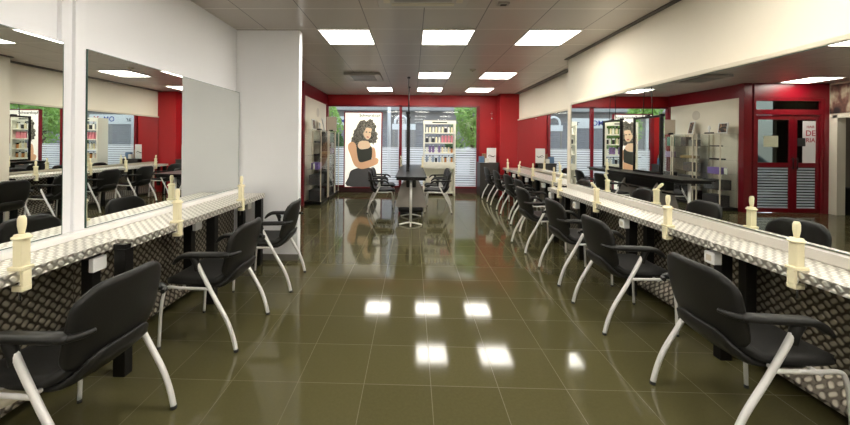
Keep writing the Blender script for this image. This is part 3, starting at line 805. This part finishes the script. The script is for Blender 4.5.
prod('product_box','brown box on the third shelf of the middle cabinet','box',col(.30,.22,.10),-2.25,8.890,1.12,.18,.40,.07)
prod('product_box','dark grey box on the second shelf of the middle cabinet','box',col(.09,.09,.09),-2.25,8.830,.80,.2,.3,.22)
prod('product_box','black carton on the lower shelf of the middle cabinet','box',col(.035,.035,.035),-2.25,8.910,.45,.24,.42,.24)
prod('product_box','black carton at the bottom of the middle cabinet','box',col(.03,.03,.03),-2.25,8.870,.07,.24,.44,.27)
prod('product_box','green box on the top shelf of the narrow cabinet','box',col(.05,.18,.12),-2.25,9.540,1.42,.12,.13,.24)
prod('product_box','lilac box on the third shelf of the narrow cabinet','box',col(.35,.28,.45),-2.25,9.550,1.12,.14,.2,.15)
prod('product_box','dark carton at the bottom of the narrow cabinet','box',col(.04,.04,.04),-2.25,9.550,.07,.2,.26,.3)
prod('product_box','dark carton on the lower shelf of the narrow cabinet','box',col(.05,.05,.05),-2.25,9.550,.45,.2,.24,.28)
# on top of the cabinets
def framed(label, y, w, h, lean=.12, zr=0):
    r = thing('framed_picture', label, 'picture frame', (-2.29,y,1.7225), zr)
    M = Matrix.Rotation(-lean,4,'Y')
    t=.018
    MB().box(-.01,.01,-w/2,w/2,0,t,M=M).box(-.01,.01,-w/2,w/2,h-t,h,M=M).box(-.01,.01,-w/2,-w/2+t,t,h-t,M=M).box(-.01,.01,w/2-t,w/2,t,h-t,M=M).build('frame', SOCK, r)
    MB().box(-.006,.004,-w/2+t,w/2-t,t,h-t,M=M).build('photo', PHOTO, r)
    return r
framed('small white framed group photo on the glass cabinet nearest the entrance',8.03,.24,.24)
framed('dark framed picture leaning on top of the middle glass cabinet',8.95,.2,.32,.2,.15)
tr = thing('trophy', 'small slim trophy on a black base on top of the first cabinet', 'trophy', (-2.25,8.330,1.7205))
MB().box(-.04,.04,-.09,.09,0,.03,.003).build('base', BLK, tr)
MB().lathe([(.02,.031),(.012,.06),(.03,.12),(.026,.16),(.01,.19)],12).build('figure', SOCK, tr)
prod('tape_dispenser','small black box on top of the narrow glass cabinet','box',BLK,-2.25,9.560,1.72,.1,.1,.05)
tag(MB().lathe([(.12,0),(.12,.004)],28,M=Matrix.Rotation(PI/2,4,'Y')).build('wall_plate', col(.62,.56,.46), loc=(-2.479,9.0,2.2)), 'pale round disc on the cream wall above the cabinets', 'wall decoration')
# slim vertical white stand near the window
lt = thing('display_stand', 'slim tall white display stand next to the window, beside the cabinets', 'stand', (-2.27,9.84,0))
MB().box(-.035,.035,-.02,.02,.06,1.62,.004).build('upright', SOCK, lt)
MB().box(-.09,.09,-.07,.05,0,.06,.004).build('base', BLK, lt)
tag(MB().box(-.14,.14,-.01,.01,-.2,.2,.003).build('hanging_sign', col(.60,.52,.42), loc=(-2.25,9.580,1.93)), 'beige card sign on top of the narrow cabinet by the window', 'sign')

# ------------------------------------------------------------------ dark cabinet at the red wall
cb = thing('low_cabinet', 'dark low cabinet against the red wall right of the window', 'cabinet', (2.085,9.68,0))
MB().box(-.24,.24,-.22,.24,0,.05,.003).build('plinth', BLK, cb)
MB().box(-.25,.25,-.22,.25,.05,.88,.004).build('carcass', DKWOOD, cb)
MB().box(-.26,.26,-.245,.25,.88,.91,.004).build('cabinet_top', DKWOOD, cb)
for s in (-1,1):
    dd = MB().box(min(s*.003,s*.245),max(s*.003,s*.245),-.24,-.2205,.06,.87,.004).build('cabinet_door', noisy(mat('cabinet_door_laminate',(.05,.045,.04),.35),20,.2), cb)
    MB().tube([(s*.03,-.255,.45),(s*.03,-.255,.6)],.006,8,smooth=False).build('handle', CHROME, dd)
cs = thing('sign_card', 'white upright card with a black swash logo on the dark cabinet', 'sign', (2.19,9.68,.9105))
MB().box(-.13,.13,-.01,.01,0,.40,.003).build('card', SOCK, cs)
MB().tube([(-.09,-.0115,.17),(-.05,-.0115,.205),(.0,-.0115,.18),(.05,-.0115,.165),(.1,-.0115,.19)],.007,6).tube([(-.06,-.0115,.15),(.0,-.0115,.16),(.07,-.0115,.15)],.005,6).build('logo', BLK, cs)
prod('product_box','blue patterned box on the dark cabinet','box',col(.10,.18,.30),1.91,9.64,.911,.14,.1,.17)
prod('product_box','brown box standing behind the blue box on the dark cabinet','box',col(.25,.15,.08),2.01,9.79,.911,.1,.1,.24)
prod('tissue_box','white box between blue box and sign card','box',col(.7,.68,.62),2.04,9.55,.911,.09,.08,.12)
ho = thing('wall_ornament', 'small metal ornament hanging on the red wall beside the pillar', 'ornament', (2.25,FY-.001,2.22))
MB().tube([(0,-.015,.13),(0,-.015,-.05)],.006,8,smooth=False).build('rod', CHROME, ho)
MB().lathe([(.005,-.03),(.03,-.01),(.03,.02),(.005,.035)],12,(0,-.035,-.08)).build('knob', CHROME, ho)

# items in the back room seen through the framed opening
prodz = thing('reception_desk', 'black reception desk inside the framed opening at the right edge of the mirror', 'desk', (-4.73,6.7,0))
MB().box(-.3,.3,-.5,.9,0,.56,.006).build('desk_front', BLK, prodz)
MB().box(-.33,.33,-.53,.93,.56,.59,.004).build('desk_top', DKWOOD, prodz)
prod('cardboard_box','dark brown carton with a white label on the reception desk','box',col(.12,.07,.04),-4.68,7.37,.59,.25,.34,.34)
prod('tissue_box','white box on the reception desk beside the brown carton','box',col(.75,.7,.6),-4.68,7.02,.59,.2,.26,.42)

# ------------------------------------------------------------------ outside
struct(MB().box(-14,16,FY+.15,12.0,-.12,-.02).build('pavement', CONC))
struct(MB().box(-14,16,12.0,17,-.2,-.12).build('road', ASPH))
struct(MB().box(-14,16,17,19,-.12,0).build('far_pavement', CONC))
bl = thing('shop_building', 'grey shop building with shutters across the street', 'building', (0,19,0))
MB().box(-12,14,0,2.5,0,7.5).build('facade', FACADE, bl)
for x0,x1 in ((-11,-8),(-6.8,-3.6),(-2.6,-1.2),(.2,3.0),(4.2,7.2),(8.4,11.5)): MB().box(x0,x1,-.06,0,.1,2.6,.01).build('shutter', SHUT, bl)
for k in range(9): MB().box(-11+k*2.7,-9.8+k*2.7,-.04,0,4.0,5.6,.01).build('window', DKGLASS, bl)
MB().box(-12,14,-.9,0,3.1,3.3,.02).build('canopy', CONC, bl)
for x in (-3.1,-.6,3.6,7.8): MB().box(x-.2,x+.2,-.12,0,0,3.1,.01).build('pilaster', noisy(mat('pale_stone',(.62,.60,.58),.7),4,.05), bl)
sg = thing('shop_sign', 'white shop sign board with dark, blue and red lettering across the street', 'sign', (-2.5,14.2,2.28))
MB().box(-1.1,1.1,0,.08,-.2,.2,.01).build('sign_board', col(.80,.80,.80,.4), sg)
text('lettering','bar',.26,col(.05,.05,.07),(.65,-.004,0),(PI/2,0,0),sg,mirror=True)
text('lettering','OM',.30,col(.04,.06,.35),(-.25,-.004,0),(PI/2,0,0),sg,mirror=True)
text('lettering','X',.34,col(.6,.04,.06),(-.8,-.004,0),(PI/2,0,0),sg,mirror=True)
MB().tube([(-1.0,.04,-2.3),(-1.0,.04,-.2)],.03,8,smooth=False).tube([(1.0,.04,-2.3),(1.0,.04,-.2)],.03,8,smooth=False).build('sign_post', GREYP, sg)
s2 = thing('arched_shop_sign', 'white arched shop sign behind the window frame post', 'sign', (-.42,15.5,0))
MB().box(-.5,.55,0,.06,2.0,2.26,.01).build('sign_board', col(.80,.80,.80,.4), s2)
MB().tube([(-.38,.03,2.26),(-.33,.03,2.5),(-.1,.03,2.62),(.13,.03,2.5),(.18,.03,2.26)],.05,8).build('arch', col(.80,.80,.80,.4), s2)
MB().box(-.46,-.40,0,.06,0,2.0).box(.42,.48,0,.06,0,2.0).build('sign_post', GREYP, s2)
lp = thing('lamp_post', 'pale lamp post on the pavement seen right of the poster', 'lamp post', (-.9,13.2,-.12))
MB().tube([(0,0,0),(0,0,4.5)],lambda t:.075-.02*t,12,smooth=False).build('post', col(.72,.72,.74), lp)
MB().lathe([(.14,0),(.14,.25),(.09,.3)],12).build('post_base', GREYP, lp)

def tree(x, y, zc, rx, rz_, label, m1, n=1500, seed=1):
    rnd = random.Random(seed); r = thing('street_tree', label, 'tree', (x,y,-.02 if y < 12 else -.12), 0)
    MB().tube([(0,0,0),(.03,0,zc*.5),(0,.02,zc+.3)],lambda t:.09-.04*t,8).build('trunk', BARK, r)
    b = bmesh.new()
    for i in range(n):
        while True:
            p = Vector((rnd.uniform(-1,1),rnd.uniform(-1,1),rnd.uniform(-1,1)))
            if .25 < p.length < 1: break
        p *= 1-.18*math.sin(p.x*7+p.z*5)
        c = Vector((p.x*rx, p.y*rx*.8, zc+p.z*rz_))
        u = Vector((rnd.gauss(0,1),rnd.gauss(0,1),rnd.gauss(0,1))).normalized(); v = u.orthogonal().normalized()
        s = .055; w = u.cross(v)
        q = [b.verts.new(c+a*s*u+d*s*.5*v+e*s*.2*w) for a,d,e in ((-1,0,0),(0,-1,1),(1,0,0),(0,1,1))]
        b.faces.new(q)
    mb = MB(); mb.b.free(); mb.b = b; mb.build('crown', m1, r)
    return r
tree(2.0,11.8,2.05,.68,.85,'bright green round tree outside, right of the product rack',LEAFA,3200,1)
tree(-3.05,11.9,2.2,.6,.9,'leafy green tree outside, left of the poster',LEAFA,2600,2)
tree(-2.9,12.9,1.55,.35,.5,'dark green shrub outside between left tree and poster',LEAFB,1200,3)
tree(1.5,12.55,1.35,.4,.35,'dark green shrub outside beside the product rack',LEAFB,1200,4)
tree(-4.6,12.0,2.3,.7,.9,'green street tree visible only in the mirrors, beyond the entrance',LEAFA,2200,5)

def car(x, y, label, m):
    r = thing('parked_car', label, 'car', (x,y,-.12))
    prof = [(-2.05,.35),(-2.1,.62),(-1.95,.85),(-1.2,.98),(-.65,1.38),(.75,1.42),(1.5,1.02),(2.0,.92),(2.1,.6),(2.05,.35)]
    MB().prism(prof,-.82,.82,'y',bev=.05).build('body', m, r)
    for s in (-1,1):
        MB().prism([(-1.05,.98),(-.58,1.32),(.0,1.35),(.0,.98)],min(s*.822,s*.83),max(s*.822,s*.83),'y').build('side_window', DKGLASS, r)
        MB().prism([(.06,.98),(.06,1.35),(.70,1.36),(1.3,1.02)],min(s*.822,s*.83),max(s*.822,s*.83),'y').build('side_window', DKGLASS, r)
        for xx in (-1.3,1.3):
            MB().lathe([(.3,-.09),(.33,-.05),(.33,.05),(.3,.09)],20,M=Matrix.Translation((xx,s*.76,.33))@Matrix.Rotation(PI/2,4,'X')).build('wheel', RUBBER, r)
    return r
car(2.6,14.2,'white car parked across the pavement behind the product rack',CARP)
car(-7.2,13.9,'silver car parked outside near the entrance',col(.45,.47,.5,.25))

# ------------------------------------------------------------------ light
wd = bpy.data.worlds.new('sky'); scene.world = wd; wd.use_nodes = True
nt_ = wd.node_tree; bg = nt_.nodes['Background']
sk = nt_.nodes.new('ShaderNodeTexSky'); sk.sky_type = 'HOSEK_WILKIE'; sk.turbidity = 6; sk.sun_direction = Vector((.3,.5,.6)).normalized()
hs = nt_.nodes.new('ShaderNodeHueSaturation'); hs.inputs['Saturation'].default_value = .35
nt_.links.new(sk.outputs[0], hs.inputs['Color']); nt_.links.new(hs.outputs[0], bg.inputs[0]); bg.inputs[1].default_value = 7.5

# ------------------------------------------------------------------ camera
F_, TH, RO, PX, PY, HZ = 347., .0243, .010, 404.1, 142., 1.453
cam = bpy.data.cameras.new('camera'); co = bpy.data.objects.new('camera', cam); C.objects.link(co)
cam.sensor_fit = 'HORIZONTAL'; cam.sensor_width = 36; cam.lens = 36*F_/850
cam.shift_x = (425-PX)/850; cam.shift_y = -(212.5-PY)/850
cam.clip_start = .05
co.matrix_world = Matrix.Translation((0,0,HZ)) @ Matrix.Rotation(TH,4,'Z') @ Matrix.Rotation(PI/2,4,'X') @ Matrix.Rotation(RO,4,'Z')
scene.camera = co
scene.view_settings.view_transform = 'Standard'; scene.view_settings.look = 'None'
scene.view_settings.gamma = 1; scene.view_settings.use_curve_mapping = False
scene.view_settings.exposure = 1.3
